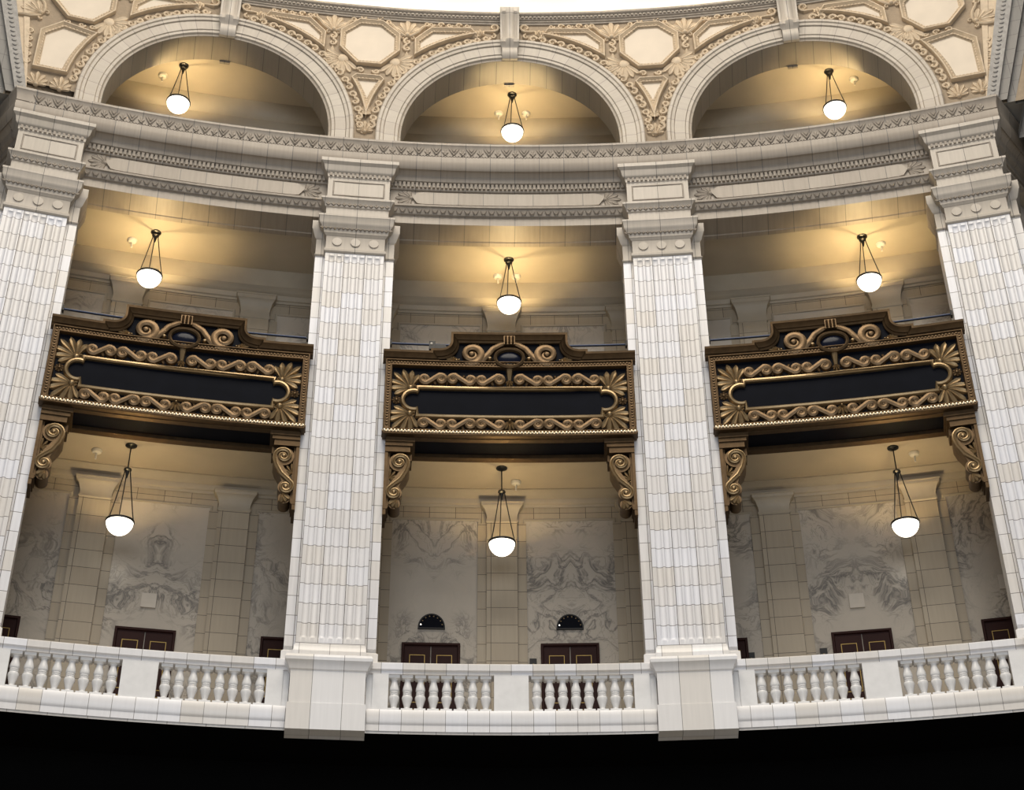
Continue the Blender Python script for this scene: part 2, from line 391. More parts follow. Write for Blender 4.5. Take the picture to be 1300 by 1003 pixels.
# ------------------------------------------------------------------ giant pilasters
def build_pilaster():
    t = thing('fluted_pilaster', '', 'pilaster', 0, 36.0, -1.8, 'giant fluted pilasters')
    z0 = -1.8
    # cross-section
    sec = [(-.705, 0, 1)]
    per = 1.27 / 7; w0 = -.635
    for k in range(7):
        a = w0 + k * per + .018; b = a + per - .036
        for i in range(9):
            x = a + (b - a) * i / 8; q = (i / 8) * 2 - 1
            sec.append((x, -.045 * sqrt(max(0, 1 - q * q)), 1))
    sec.append((.705, 0, 1))
    def um(s):
        return .5 * ((s + .705) / .4535 if s < -.2515 else 1 + (s + .2515) / .503 if s < .2515 else 2 + (s - .2515) / .4535)
    rows, uv = [], []
    for z, k in ((0, 0), (.11, 0), (.14, .8), (.18, 1), (2.5, 1), (5, 1), (7.5, 1), (9.70, 1), (9.76, .93), (9.80, .75), (9.83, .45), (9.845, 0), (9.95, 0)):
        r = [(-.705, z, -.3)] + [(s, z, d * k) for s, d, _ in sec] + [(.705, z, -.3)]
        rows.append(r); uv.append([(um(q[0]) + (q[2] if abs(q[0]) > .704 and q[2] < -.2 else 0) , z) for q in r])
    m = MB(36.0, 36.0, z0); m.grid(rows, uv); m.obj('shaft', 'pil', t, 40)
    m = MB(36.0, 36.0, z0); m.box(-.936, .936, -.1, 10.9, -1.05, -.22, 2)
    # jamb strips get half-width blocks
    m.uv = [[((u * 1.0 + .25), v + .2) for u, v in f] for f in m.uv]
    m.obj('pier', 'pil', t, label='plain tiled pier behind the fluted shaft')
    m = MB(36.0, 36.0, z0); m.ring(.705, .0, -.3, [(.045, -.36), (.045, -.18), (.03, -.16), (.02, -.05), (.0, -.03), (0, 0)])
    m.ring(.936, -.22, -1.05, [(.045, -.36), (.045, -.12), (.0, -.08), (0, 0)])
    m.obj('base', 'ped', t)
    m = MB(36.0, 36.0, z0); m.ring(.705, .02, -.3, [(0, 9.93), (.03, 9.96), (.035, 10.02), (.0, 10.06), (0, 10.42), (.02, 10.46)])
    m.obj('necking', 'capital', t)
    for s in (-.44, 0, .44):
        m = MB(36.0, 36.0, z0)
        ring_ = [(s + .115 * cos(2 * pi * k / 20), 10.24 + .115 * sin(2 * pi * k / 20)) for k in range(20)]
        m.plate(ring_, .01, .05); m.obj('disc', 'capital', t, label='plain round boss on the necking')
    m = MB(36.0, 36.0, z0)
    m.ring(.72, .03, -.4, [(.0, 10.42), (.03, 10.46), (.05, 10.48), (.06, 10.56), (.14, 10.66), (.16, 10.69), (.17, 10.72), (.185, 10.86), (.2, 10.88), (.2, 10.93)])
    m.ring(.936, -.2, -1.05, [(0, 9.95), (.03, 9.98), (.0, 10.02), (0, 10.44), (.04, 10.48), (.1, 10.66), (.12, 10.7), (.12, 10.93)])
    m.obj('capital', 'capital', t, label='moulded terracotta cap')
    m = MB(36.0, 36.0, z0)
    for i in range(17):
        s = -.83 + i * 1.66 / 16; m.fan(s, 10.56, pi / 2, .11, 3, .6, .12, .03, .115)
    m.obj('leaf_band', 'entplain', t, label='carved leaf band under the cap')
    # block of the entablature breaking forward
    m = MB(36.0, 36.0, z0)
    m.ring(.76, .15, -.35, [(0, 10.9), (0, 11.18), (.03, 11.2), (.06, 11.3), (.11, 11.36), (.13, 11.38), (.13, 11.43), (0, 11.45), (0, 12.12), (.02, 12.14), (.03, 12.24), (.08, 12.27), (.1, 12.30), (.13, 12.44), (.2, 12.5), (.2, 12.6)])
    m.obj('entablature_block', 'capital', t, label='plain block of frieze standing forward above the cap')
    m = MB(36.0, 36.0, z0)
    m.rib([(-.64, 11.56), (.64, 11.56), (.64, 12.03), (-.64, 12.03)], [(0, 0), (.01, .015), (.03, .015), (.04, 0)], True, d=.152)
    for i in range(14):
        s = -.70 + i * 1.4 / 13; m.box(s - .03, s + .03, 12.15, 12.245, .16, .215, 1)
    for i in range(12):
        s = -.72 + i * 1.44 / 11; m.fan(s, 11.22, pi / 2, .13, 3, .6, .12, .025, .205)
    m.obj('carved_trim', 'entplain', t, label='dentils and leaf carving on the forward block')
    # pedestal
    m = MB(36.0, 36.0, z0)
    m.ring(.755, .25, -.3, [(.03, -1.9), (.03, -1.365), (.0, -1.35), (0, -.68), (.03, -.66), (.05, -.6), (.09, -.52), (.12, -.5), (.13, -.44), (.1, -.38), (0, -.36)])
    m.uv = [[(u + .31, v + 3.1) for u, v in f] for f in m.uv]
    m.obj('pedestal', 'ped', t, label='white marble pedestal block')
    return t
pil = build_pilaster()
labs = ['fluted white pilaster at the far left edge of the photo, cut off by the frame',
        'fluted white pilaster between the left bay and the central bay',
        'fluted white pilaster between the central bay and the right bay',
        'fluted white pilaster at the far right edge of the photo, cut off by the frame']
for i, k in enumerate((-3, -1, 1, 3)):
    th = k * A
    if i == 0:
        pil['label'] = labs[0]; t = rad(th); pil.location = (36 * sin(t), 36 * cos(t), -1.8); pil.rotation_euler = (0, 0, -t)
    else: dup(pil, labs[i], th, 36.0, -1.8)

# ------------------------------------------------------------------ balustrades
HB = deg(36, A) - .80
def build_balustrade():
    t = thing('balustrade', '', 'balustrade', 0, 36.0, -1.8, 'balustrades of the lower gallery'); z0 = -1.8
    N = 24
    def run(mb, prof):
        P = [(-HB + 2 * HB * i / N) for i in range(N + 1)]
        rows = [[(s, z, d) for s in P] for d, z in prof]
        c = 0; uv = []
        for j, (d, z) in enumerate(prof):
            if j: c += hypot(d - prof[j - 1][0], z - prof[j - 1][1])
            uv.append([(s, c + .2) for s in P])
        mb.grid(rows, uv)
    m = MB(36, 36, z0); run(m, [(-.36, -.60), (.0, -.60), (.0, -.545), (.02, -.53), (.05, -.52), (.055, -.40), (.03, -.372), (-.38, -.365), (-.40, -.40), (-.40, -.52), (-.36, -.60)])
    m.obj('top_rail', 'rail', t)
    m = MB(36, 36, z0); run(m, [(-.40, -1.8), (-.40, -1.36), (.03, -1.36), (.05, -1.40), (.05, -1.62), (.03, -1.66), (.02, -1.67), (.02, -1.8)])
    m.obj('base_rail', 'rail', t)
    m = MB(36, 36, z0); m.box(-.35, .35, -1.36, -.6, -.36, .0, 1); m.obj('pier', 'bal', t, label='plain white marble block between the balusters')
    for sg in (-1, 1):
        m = MB(36, 36, z0); a, b = sorted((sg * 2.48, sg * 2.80)); m.box(a, b, -1.36, -.6, -.36, .0, 1)
        a, b = sorted((sg * 2.80, sg * 2.93)); m.box(a, b, -1.8, -.6, -.36, -.06, 1); m.obj('end_pier', 'bal', t, label='plain white marble end block')
    prof = [(.085, .06), (.062, .085), (.056, .10), (.066, .15), (.088, .22), (.106, .285), (.108, .315), (.098, .345), (.075, .36), (.088, .372), (.088, .388), (.07, .396), (.088, .405), (.088, .42), (.078, .428), (.092, .445), (.098, .475), (.09, .53), (.07, .60), (.060, .655), (.062, .675), (.09, .70)]
    mm = MB(36, 36, 0)
    mm.lathe([(r * 1.0, z) for r, z in prof], 0, 0, 0, 16)
    for a, b, h in ((.115, 0, .062), (.112, .70, .765)):
        w = a
        ids = [[mm.raw(x * w, y * w, z) for x, y in ((-1, -1), (1, -1), (1, 1), (-1, 1))] for z in (b, h)]
        for i in range(4): mm.face((ids[0][i], ids[0][(i + 1) % 4], ids[1][(i + 1) % 4], ids[1][i]), [(0, 0)] * 4)
        for r in ids: mm.face(r, [(0, 0)] * 4)
    me = mm.mesh('baluster', 'bal')
    for sg in (-1, 1):
        for i in range(8):
            s = sg * (.515 + i * .2635)
            o = bpy.data.objects.new('baluster', me); COL.objects.link(o); o.parent = t
            x, y, z = MB(36, 36, z0).L(s, -1.36, -.16); o.location = (x, y, z)
    return t
bal = build_balustrade()
bl = ['white marble balustrade of the left bay', 'white marble balustrade of the central bay', 'white marble balustrade of the right bay']
for i, k in enumerate((-1, 0, 1)):
    if i == 0:
        t = rad(-BAY); bal.location = (36 * sin(t), 36 * cos(t), -1.8); bal.rotation_euler = (0, 0, -t); bal['label'] = bl[0]
    else: dup(bal, bl[i], k * BAY, 36, -1.8)
m = W(36.0); m.box(deg(36, -19.6), deg(36, 19.6), -1.85, -1.66, -.4, .0, 60)
struct(m.obj('trim_4', 'fascia'), 'grey white stone course below the balustrades', 'fascia')

# ------------------------------------------------------------------ bronze parapet panels
def build_panel():
    t = thing('bronze_parapet', '', 'parapet', 0, 36.0, 5.0, 'bronze parapet panels'); z0 = 5.0
    def B(): return MB(36, 36, z0)
    m = B(); m.box(-2.76, 2.76, 5.02, 6.92, -.16, .0, 12)
    m.box(-1.25, 1.25, 6.9, 7.52, -.10, .0, 6); m.box(-1.66, 1.66, 6.9, 7.13, -.10, .0, 6)
    m.obj('backing_panel', 'black', t, label='black enamelled ground')
    def arcp(cx, cz, r, a0, a1, n=10): return [(cx + r * cos(a0 + (a1 - a0) * i / n), cz + r * sin(a0 + (a1 - a0) * i / n)) for i in range(n + 1)]
    def sub(path, k=8):
        o = []
        for i in range(len(path)):
            a, b = path[i], path[(i + 1) % len(path)]; q = max(1, int(abs(a[0] - b[0]) / .6))
            o += [(a[0] + (b[0] - a[0]) * j / q, a[1] + (b[1] - a[1]) * j / q) for j in range(q)]
        return o
    m = B(); rect = sub([(-2.84, 4.95), (2.84, 4.95), (2.84, 6.93), (-2.84, 6.93)])
    m.rib(rect, [(0, -.16), (0, .12), (.015, .14), (.03, .14), (.04, .10), (.125, .10), (.135, .12), (.15, .12), (.17, .06), (.17, -.02)], True)
    m.obj('outer_frame', 'bronzed', t)
    m = B()
    for sg in (-1, 1):
        for i in range(24): m.dome(sg * 2.757, 5.2 + i * .071, .033, .028, .03, .10, 6, 2)
    for i in range(74): m.dome(-2.7 + i * 5.4 / 73, 6.853, .028, .028, .025, .10, 6, 2)
    m.obj('beading', 'bronze', t)
    # cornice outline
    half = [(-2.90, 7.03), (-1.72, 7.03), (-1.72, 7.10), (-1.60, 7.10)] + arcp(-1.57, 7.42, .31, -pi / 2, 0, 8)[1:] + [(-1.26, 7.57)]
    path = half + [(-.6, 7.57), (0, 7.57)] + [(-x, z) for x, z in [(-.6, 7.57)] + half[::-1]]
    path = [path[0], (-2.5, 7.03), (-2.1, 7.03)] + path[1:-1] + [(2.1, 7.03), (2.5, 7.03), path[-1]]
    m = B(); m.rib(path, [(-.10, -.12), (-.10, .06), (-.06, .09), (-.05, .12), (-.01, .15), (.03, .20), (.04, .22), (.09, .23), (.09, -.12)])
    m.obj('cornice', 'bronzed', t)
    m = B()
    ln = [(-2.09, 6.235), (2.09, 6.235)]
    right = [(2.09, 6.13)] + arcp(2.17, 5.89, .255, rad(108), rad(-108), 18) + [(2.09, 5.65)]
    pth = sub([(-2.09, 6.235), (2.09, 6.235)])[:-1] + [(2.09, 6.235)] + right + [(2.09, 5.47)] + [(1.4, 5.47), (.7, 5.47), (0, 5.47), (-.7, 5.47), (-1.4, 5.47), (-2.09, 5.47)] + [(-x, z) for x, z in right[::-1]]
    m.rib(pth, [(-.055, 0), (-.05, .07), (-.02, .10), (.02, .09), (.045, .05), (.055, 0)], True)
    m.obj('inner_frame', 'gold', t, label='polished gold moulding with rounded ends')
    m = B(); m.box(-2.86, 2.86, 5.0, 5.045, -.16, .12, 12); m.obj('lower_ledge', 'bronzed', t)
    m = B(); m.rib([(-2.84 + i * .1775, 5.03) for i in range(33)], [(-.03, .10), (-.02, .125), (.02, .125), (.03, .10)])
    for i in range(74): m.dome(-2.80 + i * 5.6 / 73, 5.035, .033, .036, .04, .115, 7, 2)
    m.obj('pearl_strip', 'pearl', t, label='row of bright pearls along the lower edge')
    for sg in (-1, 1):
        for zz, zd, ty in ((6.22, .40, 1), (5.54, -.40, -1)):
            m = B(); ang = atan2(zd * 1.02, sg * .40)
            m.fan(sg * 2.25, zz, ang, .56, 7, 1.25, .072, .085, .0, .72)
            m.curl(sg * 2.17, zz + ty * .02, .06, ang + pi, 1, .025, .07)
            m.obj('palmette', 'gold', t)
        m = B(); m.dome(sg * 2.56, 5.89, .04, .04, .07, 0, 10, 3)
        for k in range(8): m.petal(sg * 2.56, 5.89, k * pi / 4, .105, .036, .05)
        m.obj('rosette', 'bronze', t)
    def s_scroll(mb, x1, x2, zc, r, flip, mir, w=.068, h=.08):
        c1, c2 = (x1, zc + .0), (x2, zc)
        a = rad(70) * flip
        p1 = mb.spiral(c1[0], c1[1], r, a, 1.5, flip, 22, .18)[::-1]
        p2 = mb.spiral(c2[0], c2[1], r, pi + a, 1.5, flip, 22, .18)
        p = [(mir * x, z) for x, z in p1 + p2]; n = len(p)
        tp = [.52 + .55 * sin(pi * i / (n - 1)) for i in range(n)]
        mb.rib(p, [(-w, 0), (-w * .7, h * .8), (0, h), (w * .7, h * .8), (w, 0)], taper=tp)
        for c in (c1, c2): mb.dome(mir * c[0], c[1], r * .3, r * .3, h * .9, 0, 8, 2)
    for zc, fl in ((6.47, 1), (5.29, -1)):
        for sg in (-1, 1):
            m = B()
            for (a, b), f in zip(((1.93, 1.56), (1.29, .90), (.63, .24)), (1, -1, 1)):
                s_scroll(m, -a, -b, zc, .118, -f * fl, -sg)
                mid = (a + b) / 2
                for q in (-1, 1): m.petal(sg * mid, zc, q * pi / 2 + rad(25) * q * sg, .15, .04, .055)
            for x in (1.425, .765):
                m.fan(sg * x, zc - fl * .0, -pi / 2 * fl, .15, 3, .6, .11, .07); m.fan(sg * x, zc, pi / 2 * fl, .12, 3, .5, .1, .05)
            m.obj('scroll_band', 'bronze', t, label='running scrollwork')
    m = B(); m.fan(0, 5.38, -pi / 2, .27, 5, .9, .085, .09); m.obj('centre_leaf', 'gold', t)
    m = B(); m.fan(0, 6.45, -pi / 2, .16, 5, 1.0, .085, .08)
    m.rib([(0, 6.4), (0, 6.85)], [(-.07, 0), (-.05, .08), (0, .10), (.05, .08), (.07, 0)], taper=[.5, 1.4])
    m.obj('centre_leaf', 'gold', t)
    # crest scrolls and oval
    for sg in (-1, 1):
        m = B()
        sp = m.spiral(sg * .87, 7.15, .285, -pi / 2 + sg * .5, 1.6, -sg, 30, .22)
        tail = [(sg * .06, 7.47), (sg * .2, 7.43), (sg * .38, 7.31), (sg * .5, 7.14), (sg * .64, 6.96)]
        p = tail + sp; n = len(p)
        tp = [.8 + .3 * min(1, i / 8) - .65 * max(0, (i - 12) / (n - 12)) for i in range(n)]
        m.rib(p, [(-.085, 0), (-.07, .10), (-.02, .12), (.02, .12), (.07, .10), (.085, 0)], taper=tp)
        m.dome(sg * .87, 7.15, .10, .10, .13, 0, 12, 3)
        m.obj('volute', 'bronze', t, label='large crest scroll')
        m = B()
        m.fan(sg * 1.22, 6.98, pi / 2 + sg * -1.2, .26, 4, .55, .08, .08); m.fan(sg * 1.16, 7.0, (0 if sg > 0 else pi), .22, 3, .5, .08, .07)
        m.obj('crest_leaf', 'gold', t)
        m = B(); m.fan(sg * .78, 7.36, pi / 2, .16, 5, 1.3, .08, .08); m.obj('crest_leaf', 'gold', t)
        for q in (6.92, 7.05, 7.18):
            m = B(); m.dome(sg * .45, q, .07, .05, .11, 0, 8, 3); m.obj('berry', 'gold', t)
    m = B(); el = [(.325 * cos(2 * pi * i / 40), 7.03 + .245 * sin(2 * pi * i / 40)) for i in range(40)]
    m.rib(el, [(-.05, 0), (-.04, .14), (0, .17), (.03, .15), (.05, .08)], True); m.obj('oval_frame', 'bronze', t)
    m = B(); m.dome(0, 7.03, .30, .22, .10, .03, 40, 8); m.obj('oval_boss', 'gloss', t, label='glossy black oval boss')
    m = B(); m.box(-.13, .13, 7.36, 7.62, 0, .20, 1)
    for x in (-.08, 0, .08): m.rib([(x, 7.38), (x, 7.56)], [(-.03, 0), (0, .05), (.03, 0)], d=.2)
    m.obj('crest_key', 'bronze', t)
    # soffit
    m = B(); m.box(-2.74, 2.74, 4.93, 5.0, -.16, -.02, 12); m.box(-2.74, 2.74, 4.90, 5.06, -1.0, -.80, 12)
    for sg in (-1, 1): a, b = sorted((sg * 2.17, sg * 2.74)); m.box(a, b, 4.92, 5.0, -.82, -.1, 2)
    m.obj('soffit_frame', 'bronzed', t)
    m = B(); m.box(-2.2, 2.2, 4.99, 5.02, -.82, -.12, 10); m.obj('soffit_panel', 'black', t, label='dark recessed underside')
    return t
pan = build_panel()
pl = ['bronze and black parapet panel of the left bay', 'bronze and black parapet panel of the central bay', 'bronze and black parapet panel of the right bay']
for i, k in enumerate((-1, 0, 1)):
    if i == 0:
        t = rad(-BAY); pan.location = (36 * sin(t), 36 * cos(t), 5.0); pan.rotation_euler = (0, 0, -t); pan['label'] = pl[0]
    else: dup(pan, pl[i], k * BAY, 36, 5.0)

# ------------------------------------------------------------------ bronze scroll brackets
def build_bracket(sg):
    t = thing('scroll_bracket', '', 'bracket', 0, 36.1, 3.05, 'bronze scroll brackets'); z0 = 3.05
    def B(): return MB(36.1, 36.1, z0)
    q = lambda pts: [(sg * x, z) for x, z in pts]     # x: distance from the pier towards the bay
    def bx(m, x0, x1, a, b, d0, d1):
        l, r = sorted((sg * x0, sg * x1)); m.box(l, r, a, b, d0, d1, 1)
    m = B(); bx(m, 0, .07, 3.05, 4.93, -.65, .02); bx(m, .02, .12, 3.25, 4.6, -.55, -.05); bx(m, 0, .10, 3.18, 3.30, -.6, .03)
    m.obj('back_plate', 'bronzed', t)
    m = B(); bx(m, 0, .66, 4.83, 4.92, -.75, .10); bx(m, 0, .61, 4.74, 4.83, -.7, .07); bx(m, 0, .56, 4.60, 4.74, -.62, .04); bx(m, .44, .60, 4.45, 4.62, -.55, -.1)
    m.obj('abacus', 'bronzed', t)
    m = B()
    circ = lambda cx, cz, r, n=24: [(cx + r * cos(2 * pi * i / n), cz + r * sin(2 * pi * i / n)) for i in range(n)]
    m.plate(q(circ(.33, 4.36, .225)), -.5, -.02); m.plate(q(circ(.235, 3.60, .17)), -.5, -.02); m.plate(q(circ(.25, 3.34, .13)), -.46, -.04)
    m.plate(q([(.42, 4.16), (.555, 4.36), (.555, 4.2), (.50, 4.05), (.38, 3.86), (.33, 3.74), (.12, 3.6), (.10, 3.68), (.14, 3.82), (.24, 3.98), (.33, 4.13)]), -.5, -.02)
    m.obj('scroll_body', 'bronze', t)
    m = B()
    up = m.spiral(.33, 4.36, .20, rad(-15), 1.6, 1, 28, .15)
    lo = m.spiral(.235, 3.60, .145, rad(165), 1.5, 1, 26, .15)
    conn = [(.47, 4.12), (.36, 3.93), (.22, 3.80), (.12, 3.70)]
    p = up[::-1] + conn + lo; n = len(p); tp = [.5 + .6 * sin(pi * i / (n - 1)) for i in range(n)]
    m.rib(q(p), [(-.05, 0), (-.04, .05), (-.015, .06), (0, .045), (.015, .06), (.04, .05), (.05, 0)], taper=tp, d=-.025)
    for c, r in (((.33, 4.36), .055), ((.235, 3.60), .05)): m.dome(sg * c[0], c[1], r, r, .07, -.02, 10, 3)
    m.obj('scroll_face', 'gold', t, label='raised spiral edge')
    m = B()
    for k in range(5): m.petal(sg * .12, 3.95, (rad(85 - 28 * k) if sg > 0 else pi - rad(85 - 28 * k)), .26 - .02 * k, .035, .05, -.06)
    m.obj('acanthus_leaf', 'gold', t)
    m = B()
    for k in range(3): m.petal(sg * .30, 3.42, (rad(-150 + 30 * k) if sg > 0 else pi - rad(-150 + 30 * k)), .2, .05, .06, -.03)
    m.obj('acanthus_leaf', 'gold', t)
    return t
HW = 4.40
names = {-1: 'left', 0: 'central', 1: 'right'}
for sg in (1, -1):
    first = None
    for k in (-1, 0, 1):
        lab = 'bronze scroll bracket at the %s end of the %s parapet panel' % ('left' if sg > 0 else 'right', names[k])
        th = k * BAY - sg * HW
        if first is None:
            first = build_bracket(sg); first['label'] = lab; t = rad(th); first.location = (36.1 * sin(t), 36.1 * cos(t), 3.05); first.rotation_euler = (0, 0, -t)
        else: dup(first, lab, th, 36.1, 3.05)

# ------------------------------------------------------------------ galleries
def ringsec(mb, r0, r1, z, t0=-21.0, t1=21.0, n=60):
    T = [rad(t0 + (t1 - t0) * i / n) for i in range(n + 1)]
    mb.grid([[(r * sin(t), r * cos(t), z) for t in T] for r in (r0, r1)], [[(r * t, r) for t in T] for r in (r0, r1)], raw=True)
m = W(); ringsec(m, 36.1, 39.3, -1.38); struct(m.obj('floor', 'floor'), 'stone floor of the lower gallery', 'floor')
m = W(); ringsec(m, 36.75, 39.3, 5.6); struct(m.obj('floor.001', 'floor'), 'stone floor of the upper gallery', 'floor')
m = W(); ringsec(m, 36.15, 39.3, 13.42); struct(m.obj('floor.002', 'floor'), 'floor of the attic gallery behind the arches', 'floor')
m = W(); ringsec(m, 36.35, 39.3, 5.15); struct(m.obj('ceiling', 'ceil'), 'plaster ceiling of the lower gallery', 'ceiling')
m = W(); ringsec(m, 37.0, 39.3, 11.22); struct(m.obj('ceiling.001', 'ceil'), 'plaster ceiling of the upper gallery lit by pendants', 'ceiling')
m = W(); ringsec(m, 36.95, 39.3, 16.9); struct(m.obj('ceiling.002', 'ceil'), 'plaster ceiling of the attic gallery lit by pendants', 'ceiling')

PIL = [-14.1, -9.45, -4.85, -.2, 4.5, 9.25, 14.2]
def arcgrid(mb, R, prof, t0=-20.5, t1=20.5, n=100):
    T = [deg(R, t0 + (t1 - t0) * i / n) for i in range(n + 1)]; c = 0; uv = []
    for j, (d, z) in enumerate(prof):
        if j: c += hypot(d - prof[j - 1][0], z - prof[j - 1][1])
        uv.append([(s, c) for s in T])
    mb.grid([[(s, z, d) for s in T] for d, z in prof], uv)
def gallery(zf, zm, zc, name, lvl):
    m = W(39.0); arcgrid(m, 39.0, [(0, zf), (0, zc)])
    wb = struct(m.obj(name, 'gall'), 'beige tiled back wall of the %s gallery' % lvl, 'wall')
    m = W(39.0); arcgrid(m, 39.0, [(0.01, zm + .36), (.03, zm + .36), (.04, zm + .42), (.08, zm + .44), (.10, zm + .50), (.11, zm + .56), (.18, zm + .60), (.20, zm + .62), (.24, zm + .66), (.30, zm + .70), (.30, zc + .02)])
    m.obj('cornice', 'gallplain', wb, label='plain plaster cornice under the ceiling')
    edges = [-18.9] + PIL + [18.9]
    for i in range(8):
        a = edges[i] + .82; b = edges[i + 1] - .82
        if i == 0: a = b - 2.95
        if i == 7: b = a + 2.95
        c = (a + b) / 2; m = W(39.0); n = 8; k = random.random() * 40; zz = random.random() * 20
        S = [a + (b - a) * j / n for j in range(n + 1)]
        rows = [[(deg(39, t), z, .012) for t in S] for z in (zf, zm)]
        uv = [[(abs(deg(39, t - c)) + k, z + zz) for t in S] for z in (zf, zm)]
        m.grid(rows, uv); m.obj('marble_panel', 'marble', wb, label='grey veined marble slab, mirrored about its middle')
        # thin stone edge round the slab
        m = W(39.0); m.rib([(deg(39, a), zf), (deg(39, a), zm), (deg(39, b), zm), (deg(39, b), zf)], [(-.0, 0), (0, .03), (.04, .03), (.06, .012)], d=.0)
        m.obj('panel_moulding', 'gallplain', wb)
    return wb
gallery(-1.38, 4.42, 5.15, 'wall_back', 'lower')
gallery(5.6, 10.02, 11.22, 'wall_back_upper', 'upper')
m = W(39.0); arcgrid(m, 39.0, [(0, 13.42), (0, 15.9)]); wat = struct(m.obj('wall_back_attic', 'gall'), 'beige back wall of the attic gallery', 'wall')
m = W(39.0); arcgrid(m, 39.0, [(0, 15.85), (.04, 15.9), (.06, 16.05), (.12, 16.15), (.14, 16.4), (.2, 16.45), (.3, 16.6), (.34, 16.92)]); m.obj('cornice', 'gallplain', wat, label='plain plaster cornice')
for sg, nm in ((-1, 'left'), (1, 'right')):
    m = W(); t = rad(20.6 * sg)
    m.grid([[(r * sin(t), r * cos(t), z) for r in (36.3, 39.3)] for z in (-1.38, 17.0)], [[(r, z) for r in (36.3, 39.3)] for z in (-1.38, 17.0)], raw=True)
    struct(m.obj('wall_end_' + nm, 'sideshade'), 'end wall closing the galleries on the ' + nm, 'wall')

def build_wallpil(zf, zcap, ztop):
    t = thing('wall_pilaster', '', 'pilaster', 0, 38.85, zf, None)
    m = MB(38.85, 38.85, zf); m.ring(.36, 0, -.15, [(0, zf), (0, zcap)]); m.uv = [[(u + .31 - .05, v) for u, v in f] for f in m.uv]
    m.obj('shaft', 'gall', t)
    m = MB(38.85, 38.85, zf); m.ring(.57, -.09, -.15, [(0, zf), (0, zcap + .02)]); m.obj('side_strip', 'gall', t)
    h = ztop - zcap
    m = MB(38.85, 38.85, zf); m.ring(.36, 0, -.15, [(0, zcap), (.02, zcap + .02), (.02, zcap + h * .12), (0, zcap + h * .14), (0, zcap + h * .3), (.015, zcap + h * .45), (.05, zcap + h * .65), (.10, zcap + h * .78), (.12, zcap + h * .8), (.13, zcap + h * .93), (.15, zcap + h * .95), (.15, ztop)])
    m.obj('cap', 'gallplain', t)
    return t
posl = ['left of the left pendant in the left bay', 'right of the left pendant in the left bay', 'half hidden behind the left inner fluted pilaster', 'in the middle of the central bay',
        'half hidden behind the right inner fluted pilaster', 'left of the right pendant in the right bay', 'behind the right pendant in the right bay']
for zf, zc_, zt, lv, g in ((-1.38, 4.32, 4.82, 'lower', 'wall pilasters of the lower gallery'), (5.6, 9.78, 10.48, 'upper', 'wall pilasters of the upper gallery')):
    first = None
    for th, ps in zip(PIL, posl):
        lab = 'beige tiled %s gallery wall pilaster %s' % (lv, ps)
        if first is None:
            first = build_wallpil(zf, zc_, zt); first['label'] = lab; first['group'] = g
            t = rad(th); first.location = (38.85 * sin(t), 38.85 * cos(t), zf); first.rotation_euler = (0, 0, -t)
        else: dup(first, lab, th, 38.85, zf)

# doors
DTH = [-16.75, -11.87, -7.2, -2.57, 2.05, 6.95, 11.62, 16.4]
dl = ['far left edge', 'middle of the left bay', 'right side of the left bay', 'left half of the central bay', 'right half of the central bay', 'left side of the right bay', 'middle of the right bay', 'far right edge']
for i, (th, ds) in enumerate(zip(DTH, dl)):
    z0 = -1.38
    m = MB(39, 39, z0); m.rib([(-.66, z0), (-.66, 1.30), (.66, 1.30), (.66, z0)], [(0, 0), (0, .09), (-.015, .10), (-.05, .10), (-.065, .07), (-.065, .02)])
    d = m.obj('door_%d' % (i + 1), 'door'); t = rad(th); d.location = (39 * sin(t), 39 * cos(t), z0); d.rotation_euler = (0, 0, -t)
    struct(d, 'dark maroon double door at the ' + ds, 'door')
    for sg in (-1, 1):
        a, b = sorted((sg * .01, sg * .60))
        m = MB(39, 39, z0); m.box(a, b, z0 + .02, 1.235, .02, .055, 1); lf = m.obj('door_leaf', 'door', d)
        m = MB(39, 39, z0)
        for lo, hi in ((-.1, 1.02), (-1.2, -.25)):
            m.rib([(a + .12, lo), (b - .12, lo), (b - .12, hi), (a + .12, hi)], [(0, 0), (0, .008), (.015, .008), (.015, 0)], True, d=.055)
        m.obj('gold_inlay', 'inlay', lf, label='thin gold rectangle')
# fan-shaped floor indicators
for th, nm in ((-2.57, 'left'), (2.07, 'right')):
    t = thing('floor_indicator', 'black half-round floor indicator above the %s central door' % nm, 'indicator', th, 39, 1.68, 'floor indicators over the lifts')
    m = MB(39, 39, 1.68); P = [(.30 * cos(pi * i / 20), 1.68 + .33 * sin(pi * i / 20)) for i in range(21)]
    m.plate(P, .0, .05); m.obj('dial', 'black', t)
    m = MB(39, 39, 1.68); m.rib(P + [(-.30, 1.66), (.30, 1.66)], [(-.01, 0), (-.01, .07), (.015, .07), (.015, 0)], True); m.obj('rim', 'iron', t)
    for i in range(8):
        a = rad(14 + i * 152 / 7); m = MB(39, 39, 1.68); m.dome(.25 * cos(a), 1.69 + .27 * sin(a), .017, .017, .02, .05, 8, 2)
        m.obj('stud', 'globe' if i == 7 else 'gold', t, label='lit white lamp' if i == 7 else None)
for th, z, nm in ((-11.9, 1.98, 'on the marble above the left bay middle door'), (11.62, 2.03, 'on the marble above the right bay middle door'), (16.45, 2.15, 'on the marble above the far right door')):
    t = thing('wall_plaque', 'square pale stone plaque ' + nm, 'plaque', th, 39, z - .17)
    m = MB(39, 39, z - .17); m.box(-.165, .165, z - .17, z + .17, 0, .06, 1); m.obj('plate', 'plaque', t)
